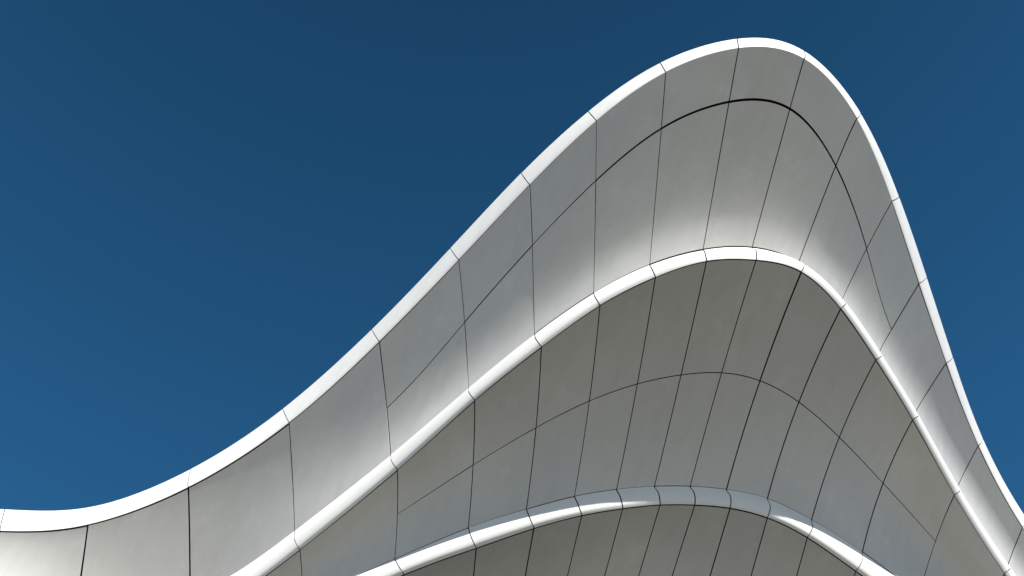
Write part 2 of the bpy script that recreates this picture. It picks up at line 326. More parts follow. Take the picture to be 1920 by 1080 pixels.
        [(-10.9676,21.4787,26.7766), (-8.6552,20.9104,26.7784), (-6.5469,20.0459,26.8852), (-4.8927,19.6482,27.2718), (-3.2114,18.5208,27.5712), (-1.9272,16.5931,27.7429), (-0.9070,14.5747,27.8732), (-0.2413,12.7612,28.1816), (0.3128,11.2210,28.3986), (0.8589,9.9518,28.5879), (1.4778,8.9015,28.7857), (2.2311,8.1688,28.9096), (3.0696,7.8604,28.9873), (4.0206,8.1783,28.9834), (5.0158,8.9508,28.9341), (5.9804,9.8358,28.8703), (7.0706,10.6325,29.1347), (8.3794,11.6299,29.3556), (9.8441,12.6361,29.4236), (11.3358,13.4337,29.4464), (13.0174,13.9697,29.4571), (14.8545,14.1834,29.4581)],
        [(-10.9571,21.4964,26.6944), (-8.6437,20.9275,26.6959), (-6.5341,20.0638,26.8116), (-4.8663,19.6918,27.2115), (-3.1667,18.5721,27.4954), (-1.8849,16.6198,27.6440), (-0.8671,14.5934,27.7657), (-0.1900,12.8123,28.0595), (0.3756,11.3099,28.2611), (0.9292,10.0803,28.4360), (1.5478,9.0737,28.6199), (2.2853,8.3700,28.7399), (3.0984,8.0588,28.8271), (4.0208,8.3189,28.8569), (5.0039,9.0234,28.8458), (5.9652,9.8566,28.7968), (7.0514,10.6490,29.0609), (8.3629,11.6460,29.2881), (9.8315,12.6502,29.3679), (11.3252,13.4502,29.3987), (13.0078,13.9860,29.4087), (14.8468,14.2002,29.4096)],
        [(-10.9461,21.5128,26.6111), (-8.6319,20.9435,26.6123), (-6.5212,20.0807,26.7372), (-4.8401,19.7352,27.1510), (-3.1223,18.6230,27.4193), (-1.8437,16.6439,27.5441), (-0.8292,14.6068,27.6552), (-0.1390,12.8579,27.9258), (0.4396,11.3979,28.1126), (1.0020,10.2123,28.2743), (1.6211,9.2539,28.4434), (2.3424,8.5819,28.5596), (3.1287,8.2680,28.6567), (4.0211,8.4650,28.7225), (4.9910,9.0941,28.7499), (5.9499,9.8721,28.7216), (7.0304,10.6605,28.9789), (8.3426,11.6564,29.2078), (9.8157,12.6598,29.3027), (11.3116,13.4629,29.3436), (12.9945,13.9983,29.3523), (14.8348,14.2129,29.3531)],
        [(-10.9347,21.5281,26.5269), (-8.6197,20.9582,26.5277), (-6.5081,20.0966,26.6618), (-4.8139,19.7783,27.0904), (-3.0781,18.6736,27.3432), (-1.8034,16.6653,27.4433), (-0.7933,14.6148,27.5417), (-0.0884,12.8951,27.7751), (0.5047,11.4812,27.9454), (1.0769,10.3449,28.0958), (1.6973,9.4398,28.2509), (2.4020,8.8033,28.3651), (3.1603,8.4869,28.4734), (4.0209,8.6148,28.5754), (4.9760,9.1605,28.6401), (5.9349,9.8828,28.6456), (7.0072,10.6664,28.8875), (8.3174,11.6597,29.1108), (9.7957,12.6638,29.2257), (11.2944,13.4711,29.2794), (12.9766,14.0054,29.2861), (14.8176,14.2203,29.2867)],
        [(-10.9229,21.5422,26.4417), (-8.6072,20.9718,26.4422), (-6.4949,20.1116,26.5856), (-4.7878,19.8211,27.0296), (-3.0341,18.7239,27.2671), (-1.7642,16.6841,27.3416), (-0.7594,14.6173,27.4251), (-0.0382,12.9198,27.5996), (0.5702,11.5535,27.7454), (1.1529,10.4710,27.8840), (1.7751,9.6251,28.0264), (2.4630,9.0296,28.1447), (3.1919,8.7121,28.2676), (4.0179,8.7636,28.4016), (4.9568,9.2189,28.5058), (5.9204,9.8891,28.5704), (6.9816,10.6663,28.7852), (8.2859,11.6536,28.9925), (9.7708,12.6611,29.1343), (11.2726,13.4736,29.2039), (12.9531,14.0063,29.2077), (14.7939,14.2213,29.2081)],
        [(-10.9106,21.5552,26.3556), (-8.5944,20.9842,26.3556), (-6.4815,20.1257,26.5086), (-4.7618,19.8637,26.9688), (-2.9904,18.7738,27.1908), (-1.7261,16.7002,27.2391), (-0.7276,14.6146,27.3056), (0.0114,12.9265,27.3890), (0.6355,11.6028,27.4878), (1.2281,10.5743,27.6008), (1.8511,9.7926,27.7265), (2.5216,9.2476,27.8636), (3.2199,8.9329,28.0106), (4.0068,8.8989,28.1663), (4.9303,9.2628,28.3291), (5.9069,9.8919,28.4979), (6.9532,10.6595,28.6711), (8.2465,11.6358,28.8474), (9.7397,12.6502,29.0255), (11.2454,13.4693,29.1147), (12.9228,13.9996,29.1147), (14.7623,14.2145,29.1147)],
    ],
    [
        [(-10.9106,21.5552,24.9972), (-8.5944,20.9842,24.9972), (-6.4815,20.1257,25.1502), (-4.6166,19.5976,25.6104), (-2.6720,18.1542,25.8324), (-1.4377,16.1014,25.8807), (-0.4973,14.0305,25.9472), (0.1761,12.3870,26.0306), (0.7771,11.1353,26.1294), (1.3274,10.1552,26.2424), (1.9111,9.4179,26.3681), (2.5124,8.9005,26.5052), (3.1912,8.6161,26.6522), (3.9043,8.5474,26.8078), (4.7259,8.8865,26.9707), (5.6155,9.4791,27.1395), (6.6199,10.2099,27.3127), (7.8511,11.1769,27.4890), (9.2775,12.1702,27.6671), (10.8365,13.0749,27.7563), (12.8412,13.9299,27.7563), (14.7623,14.2145,27.7563)],
        [(-10.9149,21.6312,25.0016), (-8.5925,21.0595,25.0027), (-6.4757,20.2001,25.1619), (-4.6021,19.6688,25.6288), (-2.6459,18.2100,25.8434), (-1.4151,16.1492,25.8803), (-0.4669,14.0995,25.9389), (0.2178,12.4853,26.0165), (0.8236,11.2547,26.1128), (1.3766,10.2981,26.2237), (1.9572,9.5809,26.3483), (2.5532,9.0781,26.4851), (3.2169,8.7970,26.6327), (3.9169,8.7299,26.7882), (4.7256,9.0474,26.9504), (5.6119,9.6130,27.1179), (6.6224,10.3304,27.3152), (7.8725,11.2818,27.5342), (9.3037,12.2567,27.7099), (10.8627,13.1580,27.7972), (12.8819,14.0293,27.7934), (14.8148,14.3146,27.7902)],
        [(-10.9176,21.7039,25.0022), (-8.5894,21.1315,25.0044), (-6.4690,20.2712,25.1695), (-4.5868,19.7369,25.6431), (-2.6194,18.2627,25.8500), (-1.3925,16.1941,25.8755), (-0.4369,14.1661,25.9259), (0.2590,12.5809,25.9971), (0.8694,11.3724,26.0907), (1.4249,10.4392,26.1992), (2.0025,9.7421,26.3225), (2.5931,9.2538,26.4587), (3.2423,8.9762,26.6070), (3.9296,8.9103,26.7621), (4.7257,9.2062,26.9238), (5.6086,9.7453,27.0905), (6.6244,10.4481,27.3096), (7.8917,11.3833,27.5687), (9.3266,12.3384,27.7414), (10.8844,13.2353,27.8259), (12.9172,14.1228,27.8188), (14.8614,14.4088,27.8129)],
        [(-10.9187,21.7733,24.9991), (-8.5850,21.2002,25.0022), (-6.4612,20.3391,25.1731), (-4.5709,19.8017,25.6532), (-2.5927,18.3123,25.8522), (-1.3699,16.2363,25.8661), (-0.4071,14.2301,25.9082), (0.2995,12.6738,25.9724), (0.9146,11.4882,26.0634), (1.4725,10.5785,26.1691), (2.0470,9.9014,26.2907), (2.6323,9.4275,26.4260), (3.2675,9.1537,26.5750), (3.9424,9.0884,26.7296), (4.7264,9.3630,26.8910), (5.6057,9.8757,27.0576), (6.6259,10.5629,27.2959), (7.9085,11.4812,27.5921), (9.3463,12.4153,27.7615), (10.9015,13.3066,27.8426), (12.9471,14.2103,27.8325), (14.9020,14.4971,27.8242)],
        [(-10.9182,21.8394,24.9923), (-8.5793,21.2656,24.9961), (-6.4525,20.4037,25.1728), (-4.5542,19.8633,25.6591), (-2.5657,18.3587,25.8500), (-1.3474,16.2756,25.8522), (-0.3776,14.2917,25.8857), (0.3394,12.7640,25.9426), (0.9591,11.6020,26.0307), (1.5191,10.7158,26.1333), (2.0906,10.0586,26.2529), (2.6705,9.5989,26.3872), (3.2924,9.3293,26.5369), (3.9553,9.2641,26.6907), (4.7276,9.5176,26.8522), (5.6032,10.0042,27.0189), (6.6271,10.6748,27.2742), (7.9230,11.5753,27.6043), (9.3626,12.4873,27.7701), (10.9141,13.3720,27.8473), (12.9716,14.2918,27.8347), (14.9365,14.5794,27.8243)],
        [(-10.9161,21.9023,24.9817), (-8.5724,21.3276,24.9862), (-6.4428,20.4651,25.1684), (-4.5369,19.9216,25.6609), (-2.5383,18.4020,25.8435), (-1.3249,16.3121,25.8340), (-0.3485,14.3507,25.8586), (0.3787,12.8515,25.9077), (1.0029,11.7138,25.9928), (1.5648,10.8510,26.0919), (2.1333,10.2136,26.2093), (2.7079,9.7681,26.3423), (3.3170,9.5029,26.4926), (3.9683,9.4374,26.6456), (4.7293,9.6699,26.8075), (5.6010,10.1308,26.9747), (6.6278,10.7837,27.2444), (7.9349,11.6653,27.6050), (9.3755,12.5541,27.7671), (10.9222,13.4314,27.8400), (12.9907,14.3670,27.8253), (14.9649,14.6556,27.8132)],
        [(-10.9124,21.9618,24.9675), (-8.5641,21.3863,24.9725), (-6.4321,20.5231,25.1601), (-4.5189,19.9767,25.6587), (-2.5108,18.4421,25.8327), (-1.3024,16.3457,25.8112), (-0.3196,14.4071,25.8268), (0.4173,12.9362,25.8678), (1.0459,11.8235,25.9495), (1.6096,10.9841,26.0449), (2.1751,10.3664,26.1598), (2.7443,9.9348,26.2914), (3.3414,9.6744,26.4423), (3.9814,9.6081,26.5943), (4.7315,9.8197,26.7568), (5.5992,10.2554,26.9249), (6.6280,10.8894,27.2067), (7.9443,11.7511,27.5939), (9.3849,12.6156,27.7524), (10.9257,13.4847,27.8208), (13.0043,14.4360,27.8044), (14.9873,14.7256,27.7910)],
        [(-10.9071,22.0179,24.9496), (-8.5546,21.4416,24.9549), (-6.4204,20.5778,25.1478), (-4.5003,20.0285,25.6523), (-2.4830,18.4792,25.8176), (-1.2801,16.3765,25.7841), (-0.2911,14.4608,25.7903), (0.4552,13.0180,25.8229), (1.0881,11.9310,25.9010), (1.6534,11.1150,25.9924), (2.2159,10.5168,26.1046), (2.7799,10.0991,26.2345), (3.3655,9.8437,26.3859), (3.9946,9.7761,26.5371), (4.7344,9.9672,26.7003), (5.5978,10.3778,26.8696), (6.6279,10.9919,27.1611), (7.9510,11.8323,27.5708), (9.3908,12.6717,27.7258), (10.9248,13.5318,27.7898), (13.0126,14.4986,27.7720), (15.0035,14.7893,27.7576)],
        [(-10.9003,22.0706,24.9279), (-8.5438,21.4935,24.9336), (-6.4079,20.6291,25.1316), (-4.4810,20.0771,25.6419), (-2.4550,18.5130,25.7982), (-1.2579,16.4044,25.7526), (-0.2630,14.5120,25.7492), (0.4923,13.0971,25.7732), (1.1295,12.0363,25.8473), (1.6963,11.2436,25.9344), (2.2558,10.6648,26.0437), (2.8144,10.2608,26.1719), (3.3892,10.0106,26.3235), (4.0080,9.9413,26.4739), (4.7378,10.1120,26.6380), (5.5967,10.4980,26.8088), (6.6274,11.0911,27.1076), (7.9550,11.9088,27.5355), (9.3931,12.7223,27.6873), (10.9193,13.5728,27.7470), (13.0154,14.5549,27.7281), (15.0137,14.8466,27.7131)],
        [(-10.8918,22.1199,24.9026), (-8.5318,21.5419,24.9084), (-6.3943,20.6771,25.1114), (-4.4610,20.1223,25.6273), (-2.4267,18.5437,25.7746), (-1.2357,16.4294,25.7167), (-0.2353,14.5604,25.7035), (0.5288,13.1734,25.7187), (1.1701,12.1392,25.7883), (1.7381,11.3699,25.8709), (2.2947,10.8103,25.9772), (2.8480,10.4198,26.1034), (3.4126,10.1751,26.2552), (4.0214,10.1035,26.4049), (4.7417,10.2542,26.5700), (5.5961,10.6159,26.7424), (6.6264,11.1869,27.0462), (7.9560,11.9803,27.4875), (9.3917,12.7670,27.6366), (10.9093,13.6074,27.6924), (13.0127,14.6046,27.6729), (15.0176,14.8975,27.6575)],
        [(-10.8818,22.1657,24.8737), (-8.5185,21.5869,24.8795), (-6.3799,20.7217,25.0873), (-4.4405,20.1642,25.6088), (-2.3983,18.5712,25.7468), (-1.2137,16.4515,25.6765), (-0.2079,14.6061,25.6532), (0.5645,13.2467,25.6595), (1.2097,12.2398,25.7241), (1.7788,11.4937,25.8020), (2.3326,10.9531,25.9051), (2.8806,10.5760,26.0293), (3.4357,10.3370,26.1810), (4.0350,10.2628,26.3301), (4.7462,10.3936,26.4964), (5.5958,10.7315,26.6706), (6.6250,11.2791,26.9770), (7.9541,12.0464,27.4267), (9.3865,12.8059,27.5737), (10.8948,13.6358,27.6261), (13.0045,14.6477,27.6063), (15.0153,14.9418,27.5909)],
        [(-10.8702,22.2081,24.8410), (-8.5040,21.6284,24.8468), (-6.3645,20.7629,25.0593), (-4.4193,20.2028,25.5862), (-2.3697,18.5956,25.7148), (-1.1918,16.4708,25.6320), (-0.1810,14.6491,25.5984), (0.5994,13.3172,25.5957), (1.2485,12.3379,25.6548), (1.8185,11.6149,25.7278), (2.3695,11.0932,25.8275), (2.9122,10.7293,25.9497), (3.4584,10.4962,26.1011), (4.0486,10.4190,26.2497), (4.7513,10.5302,26.4173), (5.5958,10.8445,26.5933), (6.6231,11.3676,26.8998), (7.9490,12.1070,27.3527), (9.3775,12.8387,27.4983), (10.8758,13.6577,27.5481), (12.9909,14.6842,27.5285), (15.0069,14.9795,27.5133)],
        [(-10.8570,22.2470,24.8048), (-8.4882,21.6664,24.8103), (-6.3482,20.8006,25.0274), (-4.3975,20.2380,25.5595), (-2.3410,18.6168,25.6786), (-1.1700,16.4870,25.5831), (-0.1544,14.6893,25.5389), (0.6335,13.3848,25.5273), (1.2864,12.4334,25.5803), (1.8571,11.7335,25.6483), (2.4052,11.2306,25.7444), (2.9427,10.8796,25.8645), (3.4808,10.6526,26.0154), (4.0624,10.5721,26.1638), (4.7569,10.6639,26.3327), (5.5962,10.9550,26.5106), (6.6207,11.4524,26.8148), (7.9407,12.1618,27.2653), (9.3646,12.8652,27.4104), (10.8522,13.6732,27.4585), (12.9717,14.7139,27.4393), (14.9921,15.0105,27.4248)],
        [(-10.8423,22.2824,24.7648), (-8.4712,21.7008,24.7700), (-6.3309,20.8348,24.9916), (-4.3751,20.2699,25.5289), (-2.3121,18.6347,25.6383), (-1.1484,16.5004,25.5300), (-0.1283,14.7267,25.4750), (0.6668,13.4494,25.4543), (1.3234,12.5263,25.5006), (1.8945,11.8494,25.5634), (2.4399,11.3650,25.6561), (2.9722,11.0268,25.7740), (3.5027,10.8061,25.9240), (4.0763,10.7218,26.0724), (4.7631,10.7946,26.2426), (5.5969,11.0628,26.4224), (6.6178,11.5333,26.7219), (7.9291,12.2104,27.1641), (9.3476,12.8852,27.3098), (10.8241,13.6821,27.3572), (12.9471,14.7368,27.3389), (14.9711,15.0347,27.3252)],
        [(-10.8259,22.3142,24.7213), (-8.4530,21.7317,24.7261), (-6.3128,20.8656,24.9519), (-4.3522,20.2983,25.4943), (-2.2830,18.6495,25.5939), (-1.1270,16.5107,25.4725), (-0.1027,14.7612,25.4065), (0.6992,13.5111,25.3770), (1.3594,12.6165,25.4158), (1.9308,11.9625,25.4734), (2.4735,11.4964,25.5624), (3.0006,11.1709,25.6781), (3.5242,10.9565,25.8269), (4.0902,10.8682,25.9757), (4.7699,10.9221,26.1472), (5.5979,11.1679,26.3288), (6.6144,11.6101,26.6211), (7.9139,12.2525,27.0488), (9.3266,12.8986,27.1962), (10.7915,13.6844,27.2443), (12.9168,14.7527,27.2273), (14.9438,15.0520,27.2148)],
        [(-10.8081,22.3424,24.6741), (-8.4335,21.7590,24.6784), (-6.2938,20.8928,24.9084), (-4.3287,20.3234,25.4557), (-2.2539,18.6611,25.5453), (-1.1057,16.5181,25.4108), (-0.0775,14.7928,25.3334), (0.7309,13.5698,25.2953), (1.3944,12.7040,25.3259), (1.9660,12.0727,25.3781), (2.5059,11.6248,25.4635), (3.0280,11.3117,25.5770), (3.5453,11.1038,25.7243), (4.1043,11.0111,25.8737), (4.7771,11.0464,26.0464), (5.5992,11.2701,26.2298), (6.6103,11.6828,26.5124), (7.8951,12.2878,26.9191), (9.3013,12.9052,27.0695), (10.7543,13.6800,27.1199), (12.8811,14.7617,27.1045), (14.9101,15.0623,27.0934)],
        [(-10.7886,22.3671,24.6233), (-8.4128,21.7826,24.6269), (-6.2738,20.9166,24.8609), (-4.3046,20.3450,25.4131), (-2.2246,18.6694,25.4927), (-1.0846,16.5225,25.3448), (-0.0528,14.8215,25.2559), (0.7617,13.6255,25.2093), (1.4284,12.7886,25.2310), (1.9999,12.1799,25.2778), (2.5372,11.7500,25.3594), (3.0542,11.4492,25.4708), (3.5660,11.2479,25.6162), (4.1184,11.1504,25.7665), (4.7848,11.1675,25.9404), (5.6007,11.3694,26.1254), (6.6057,11.7512,26.3957), (7.8725,12.3160,26.7748), (9.2717,12.9047,26.9296), (10.7125,13.6689,26.9839), (12.8397,14.7635,26.9706), (14.8700,15.0655,26.9612)],
        [(-10.7676,22.3881,24.5689), (-8.3909,21.8027,24.5718), (-6.2530,20.9367,24.8097), (-4.2800,20.3632,25.3666), (-2.1953,18.6746,25.4361), (-1.0636,16.5238,25.2746), (-0.0286,14.8473,25.1739), (0.7916,13.6781,25.1191), (1.4613,12.8702,25.1309), (2.0326,12.2841,25.1723), (2.5673,11.8719,25.2502), (3.0794,11.5833,25.3596), (3.5862,11.3886,25.5027), (4.1325,11.2862,25.6543), (4.7931,11.2852,25.8291), (5.6025,11.4656,26.0155), (6.6003,11.8152,26.2710), (7.8460,12.3367,26.6154), (9.2376,12.8969,26.7763), (10.6661,13.6509,26.8363), (12.7928,14.7582,26.8256), (14.8235,15.0615,26.8182)],
        [(-10.7450,22.4054,24.5110), (-8.3678,21.8190,24.5130), (-6.2313,20.9533,24.7546), (-4.2548,20.3779,25.3161), (-2.1659,18.6764,25.3754), (-1.0429,16.5221,25.2001), (-0.0049,14.8700,25.0874), (0.8206,13.7278,25.0247), (1.4932,12.9488,25.0259), (2.0641,12.3852,25.0617), (2.5962,11.9906,25.1361), (3.1034,11.7139,25.2434), (3.6058,11.5258,25.3838), (4.1468,11.4182,25.5371), (4.8018,11.3993,25.7127), (5.6045,11.5587,25.9002), (6.5942,11.8746,26.1382), (7.8154,12.3496,26.4406), (9.1991,12.8816,26.6093), (10.6150,13.6260,26.6772), (12.7402,14.7456,26.6696), (14.7705,15.0504,26.6644)],
        [(-10.7209,22.4191,24.4494), (-8.3435,21.8317,24.4504), (-6.2087,20.9662,24.6957), (-4.2291,20.3892,25.2617), (-2.1364,18.6751,25.3107), (-1.0223,16.5173,25.1214), (0.0184,14.8897,24.9965), (0.8487,13.7744,24.9263), (1.5241,13.0243,24.9158), (2.0943,12.4830,24.9462), (2.6240,12.1058,25.0170), (3.1262,11.8409,25.1223), (3.6250,11.6595,25.2596), (4.1610,11.5465,25.4151), (4.8110,11.5100,25.5912), (5.6067,11.6485,25.7794), (6.5873,11.9292,25.9973), (7.7805,12.3544,26.2502), (9.1558,12.8587,26.4284), (10.5593,13.5940,26.5066), (12.6821,14.7256,26.5025), (14.7110,15.0318,26.4998)],
        [(-10.6952,22.4291,24.3842), (-8.3179,21.8407,24.3842), (-6.1853,20.9756,24.6329), (-4.2029,20.3969,25.2034), (-2.1068,18.6705,25.2420), (-1.0020,16.5094,25.0385), (0.0411,14.9063,24.9010), (0.8759,13.8179,24.8238), (1.5538,13.0967,24.8007), (2.1232,12.5776,24.8257), (2.6505,12.2175,24.8930), (3.1480,11.9642,24.9965), (3.6437,11.7894,25.1302), (4.1753,11.6709,25.2883), (4.8205,11.6169,25.4646), (5.6089,11.7349,25.6533), (6.5795,11.9789,25.8483), (7.7411,12.3505,26.0437), (9.1077,12.8278,26.2335), (10.4989,13.5550,26.3245), (12.6182,14.6982,26.3245), (14.6451,15.0059,26.3245)],
    ],
    [
        [(-10.6952,22.4291,23.5630), (-8.3179,21.8407,23.5630), (-6.1853,20.9756,23.8117), (-4.2029,20.3969,24.3821), (-2.0062,18.5642,24.4207), (-0.7798,16.2276,24.2172), (0.2588,14.5651,24.0798), (1.0746,13.5815,24.0025), (1.7146,12.8671,23.9794), (2.2644,12.3634,24.0045), (2.7606,12.0224,24.0717), (3.2323,11.7745,24.1752), (3.6997,11.6149,24.3090), (4.2025,11.5104,24.4670), (4.7854,11.4949,24.6433), (5.4855,11.6189,24.8320), (6.4136,11.9004,25.0270), (7.5314,12.2433,25.2225), (8.8537,12.6977,25.4123), (10.3619,13.4901,25.5032), (12.6182,14.6982,25.5032), (14.6451,15.0059,25.5032)],
        [(-10.6943,22.4866,23.5519), (-8.3126,21.8977,23.5525), (-6.1773,21.0320,23.8020), (-4.1865,20.4500,24.3731), (-1.9767,18.6144,24.4128), (-0.7451,16.3086,24.2113), (0.2936,14.6593,24.0753), (1.1042,13.6760,23.9985), (1.7384,12.9657,23.9759), (2.2840,12.4612,24.0011), (2.7775,12.1167,24.0684), (3.2471,11.8668,24.1719), (3.7135,11.7055,24.3056), (4.2187,11.6013,24.4637), (4.8038,11.5875,24.6401), (5.5055,11.7136,24.8287), (6.4339,11.9952,25.0234), (7.5511,12.3367,25.2183), (8.8751,12.7891,25.4075), (10.3678,13.5438,25.4964), (12.6192,14.7398,25.4950), (14.6530,15.0487,25.4944)],
        [(-10.6924,22.5423,23.5388), (-8.3066,21.9527,23.5400), (-6.1688,21.0866,23.7901), (-4.1696,20.5012,24.3620), (-1.9470,18.6628,24.4026), (-0.7104,16.3880,24.2029), (0.3285,14.7519,24.0681), (1.1336,13.7692,23.9918), (1.7621,13.0629,23.9696), (2.3033,12.5577,23.9950), (2.7941,12.2097,24.0623), (3.2614,11.9580,24.1658), (3.7268,11.7950,24.2995), (4.2344,11.6910,24.4576), (4.8217,11.6789,24.6340), (5.5249,11.8070,24.8225), (6.4536,12.0887,25.0169), (7.5699,12.4289,25.2115), (8.8955,12.8794,25.4001), (10.3727,13.5963,25.4872), (12.6190,14.7800,25.4846), (14.6596,15.0902,25.4834)],
        [(-10.6897,22.5960,23.5238), (-8.2998,22.0058,23.5255), (-6.1597,21.1392,23.7763), (-4.1524,20.5505,24.3487), (-1.9170,18.7093,24.3902), (-0.6755,16.4658,24.1921), (0.3634,14.8431,24.0583), (1.1630,13.8610,23.9823), (1.7856,13.1587,23.9605), (2.3224,12.6529,23.9861), (2.8104,12.3015,24.0534), (3.2754,12.0479,24.1569), (3.7397,11.8832,24.2906), (4.2496,11.7795,24.4487), (4.8390,11.7692,24.6252), (5.5437,11.8993,24.8136), (6.4725,12.1811,25.0078), (7.5879,12.5200,25.2019), (8.9150,12.9684,25.3901), (10.3766,13.6475,25.4756), (12.6177,14.8189,25.4720), (14.6650,15.1303,25.4702)],
        [(-10.6860,22.6478,23.5069), (-8.2922,22.0570,23.5091), (-6.1500,21.1899,23.7604), (-4.1347,20.5978,24.3332), (-1.8869,18.7540,24.3755), (-0.6405,16.5418,24.1787), (0.3983,14.9326,24.0458), (1.1923,13.9512,23.9702), (1.8090,13.2532,23.9487), (2.3413,12.7468,23.9745), (2.8264,12.3919,24.0418), (3.2890,12.1365,24.1453), (3.7522,11.9701,24.2790), (4.2643,11.8668,24.4371), (4.8558,11.8582,24.6136), (5.5619,11.9904,24.8020), (6.4908,12.2722,24.9959), (7.6052,12.6098,25.1897), (8.9336,13.0562,25.3774), (10.3795,13.6974,25.4617), (12.6152,14.8564,25.4572), (14.6690,15.1691,25.4549)],
        [(-10.6813,22.6977,23.4882), (-8.2839,22.1061,23.4906), (-6.1398,21.2386,23.7424), (-4.1167,20.6433,24.3157), (-1.8566,18.7969,24.3586), (-0.6053,16.6162,24.1629), (0.4332,15.0206,24.0308), (1.2215,14.0400,23.9554), (1.8321,13.3462,23.9342), (2.3599,12.8393,23.9601), (2.8420,12.4810,24.0274), (3.3023,12.2238,24.1309), (3.7643,12.0558,24.2646), (4.2786,11.9528,24.4228), (4.8721,11.9460,24.5992), (5.5794,12.0802,24.7876), (6.5083,12.3621,24.9814), (7.6216,12.6983,25.1749), (8.9512,13.1427,25.3622), (10.3813,13.7459,25.4454), (12.6116,14.8926,25.4402), (14.6717,15.2065,25.4375)],
        [(-10.6758,22.7456,23.4675), (-8.2749,22.1534,23.4703), (-6.1290,21.2855,23.7224), (-4.0982,20.6869,24.2960), (-1.8261,18.8380,24.3395), (-0.5701,16.6888,24.1446), (0.4682,15.1069,24.0131), (1.2506,14.1272,23.9379), (1.8551,13.4377,23.9170), (2.3782,12.9304,23.9430), (2.8574,12.5687,24.0103), (3.3152,12.3097,24.1138), (3.7759,12.1401,24.2475), (4.2923,12.0375,24.4057), (4.8878,12.0324,24.5821), (5.5963,12.1687,24.7705), (6.5251,12.4508,24.9641), (7.6372,12.7856,25.1574), (8.9679,13.2279,25.3445), (10.3822,13.7931,25.4268), (12.6067,14.9273,25.4209), (14.6731,15.2426,25.4180)],
        [(-10.6693,22.7915,23.4449), (-8.2651,22.1986,23.4479), (-6.1176,21.3303,23.7003), (-4.0794,20.7285,24.2742), (-1.7954,18.8772,24.3181), (-0.5348,16.7597,24.1239), (0.5031,15.1917,23.9928), (1.2796,14.2129,23.9178), (1.8779,13.5278,23.8971), (2.3963,13.0200,23.9231), (2.8724,12.6551,23.9904), (3.3277,12.3943,24.0940), (3.7871,12.2232,24.2277), (4.3056,12.1209,24.3859), (4.9029,12.1176,24.5623), (5.6126,12.2560,24.7507), (6.5412,12.5381,24.9442), (7.6519,12.8715,25.1373), (8.9837,13.3119,25.3241), (10.3820,13.8390,25.4059), (12.6008,14.9607,25.3995), (14.6732,15.2773,25.3963)],
        [(-10.6620,22.8354,23.4205), (-8.2546,22.2418,23.4237), (-6.1057,21.3732,23.6763), (-4.0602,20.7682,24.2504), (-1.7646,18.9145,24.2946), (-0.4994,16.8288,24.1007), (0.5380,15.2748,23.9700), (1.3085,14.2970,23.8951), (1.9005,13.6164,23.8745), (2.4142,13.1082,23.9006), (2.8871,12.7400,23.9679), (3.3398,12.4776,24.0715), (3.7978,12.3048,24.2052), (4.3184,12.2030,24.3634), (4.9175,12.2015,24.5399), (5.6283,12.3420,24.7281), (6.5566,12.6241,24.9216), (7.6658,12.9562,25.1146), (8.9985,13.3944,25.3013), (10.3808,13.8835,25.3826), (12.5936,14.9927,25.3759), (14.6720,15.3106,25.3725)],
        [(-10.6537,22.8774,23.3942), (-8.2433,22.2831,23.3975), (-6.0932,21.4141,23.6502), (-4.0407,20.8060,24.2244), (-1.7336,18.9500,24.2688), (-0.4639,16.8961,24.0752), (0.5729,15.3562,23.9446), (1.3372,14.3796,23.8698), (1.9230,13.7035,23.8492), (2.4317,13.1949,23.8754), (2.9015,12.8235,23.9427), (3.3515,12.5594,24.0463), (3.8081,12.3851,24.1800), (4.3307,12.2837,24.3382), (4.9316,12.2840,24.5147), (5.6433,12.4266,24.7030), (6.5712,12.7088,24.8963), (7.6789,13.0395,25.0893), (9.0124,13.4756,25.2759), (10.3785,13.9266,25.3570), (12.5853,15.0233,25.3502), (14.6694,15.3425,25.3466)],
        [(-10.6445,22.9174,23.3660), (-8.2314,22.3223,23.3694), (-6.0802,21.4530,23.6221), (-4.0208,20.8418,24.1964), (-1.7025,18.9836,24.2408), (-0.4284,16.9616,24.0472), (0.6077,15.4359,23.9166), (1.3658,14.4605,23.8418), (1.9451,13.7890,23.8213), (2.4490,13.2801,23.8475), (2.9155,12.9055,23.9148), (3.3628,12.6397,24.0185), (3.8180,12.4640,24.1521), (4.3425,12.3630,24.3104), (4.9451,12.3652,24.4868), (5.6577,12.5098,24.6751), (6.5851,12.7921,24.8684), (7.6912,13.1214,25.0614), (9.0253,13.5555,25.2480), (10.3753,13.9683,25.3291), (12.5759,15.0524,25.3222), (14.6656,15.3731,25.3187)],
        [(-10.6343,22.9554,23.3360), (-8.2187,22.3595,23.3393), (-6.0666,21.4899,23.5920), (-4.0005,20.8756,24.1663), (-1.6712,19.0153,24.2106), (-0.3929,17.0254,24.0168), (0.6425,15.5140,23.8861), (1.3943,14.5398,23.8113), (1.9671,13.8729,23.7908), (2.4660,13.3638,23.8170), (2.9292,12.9860,23.8843), (3.3738,12.7186,23.9880), (3.8274,12.5414,24.1216), (4.3538,12.4409,24.2799), (4.9580,12.4449,24.4563), (5.6715,12.5916,24.6446), (6.5983,12.8740,24.8380), (7.7027,13.2019,25.0309), (9.0373,13.6339,25.2175), (10.3710,14.0086,25.2989), (12.5653,15.0801,25.2921), (14.6604,15.4022,25.2886)],
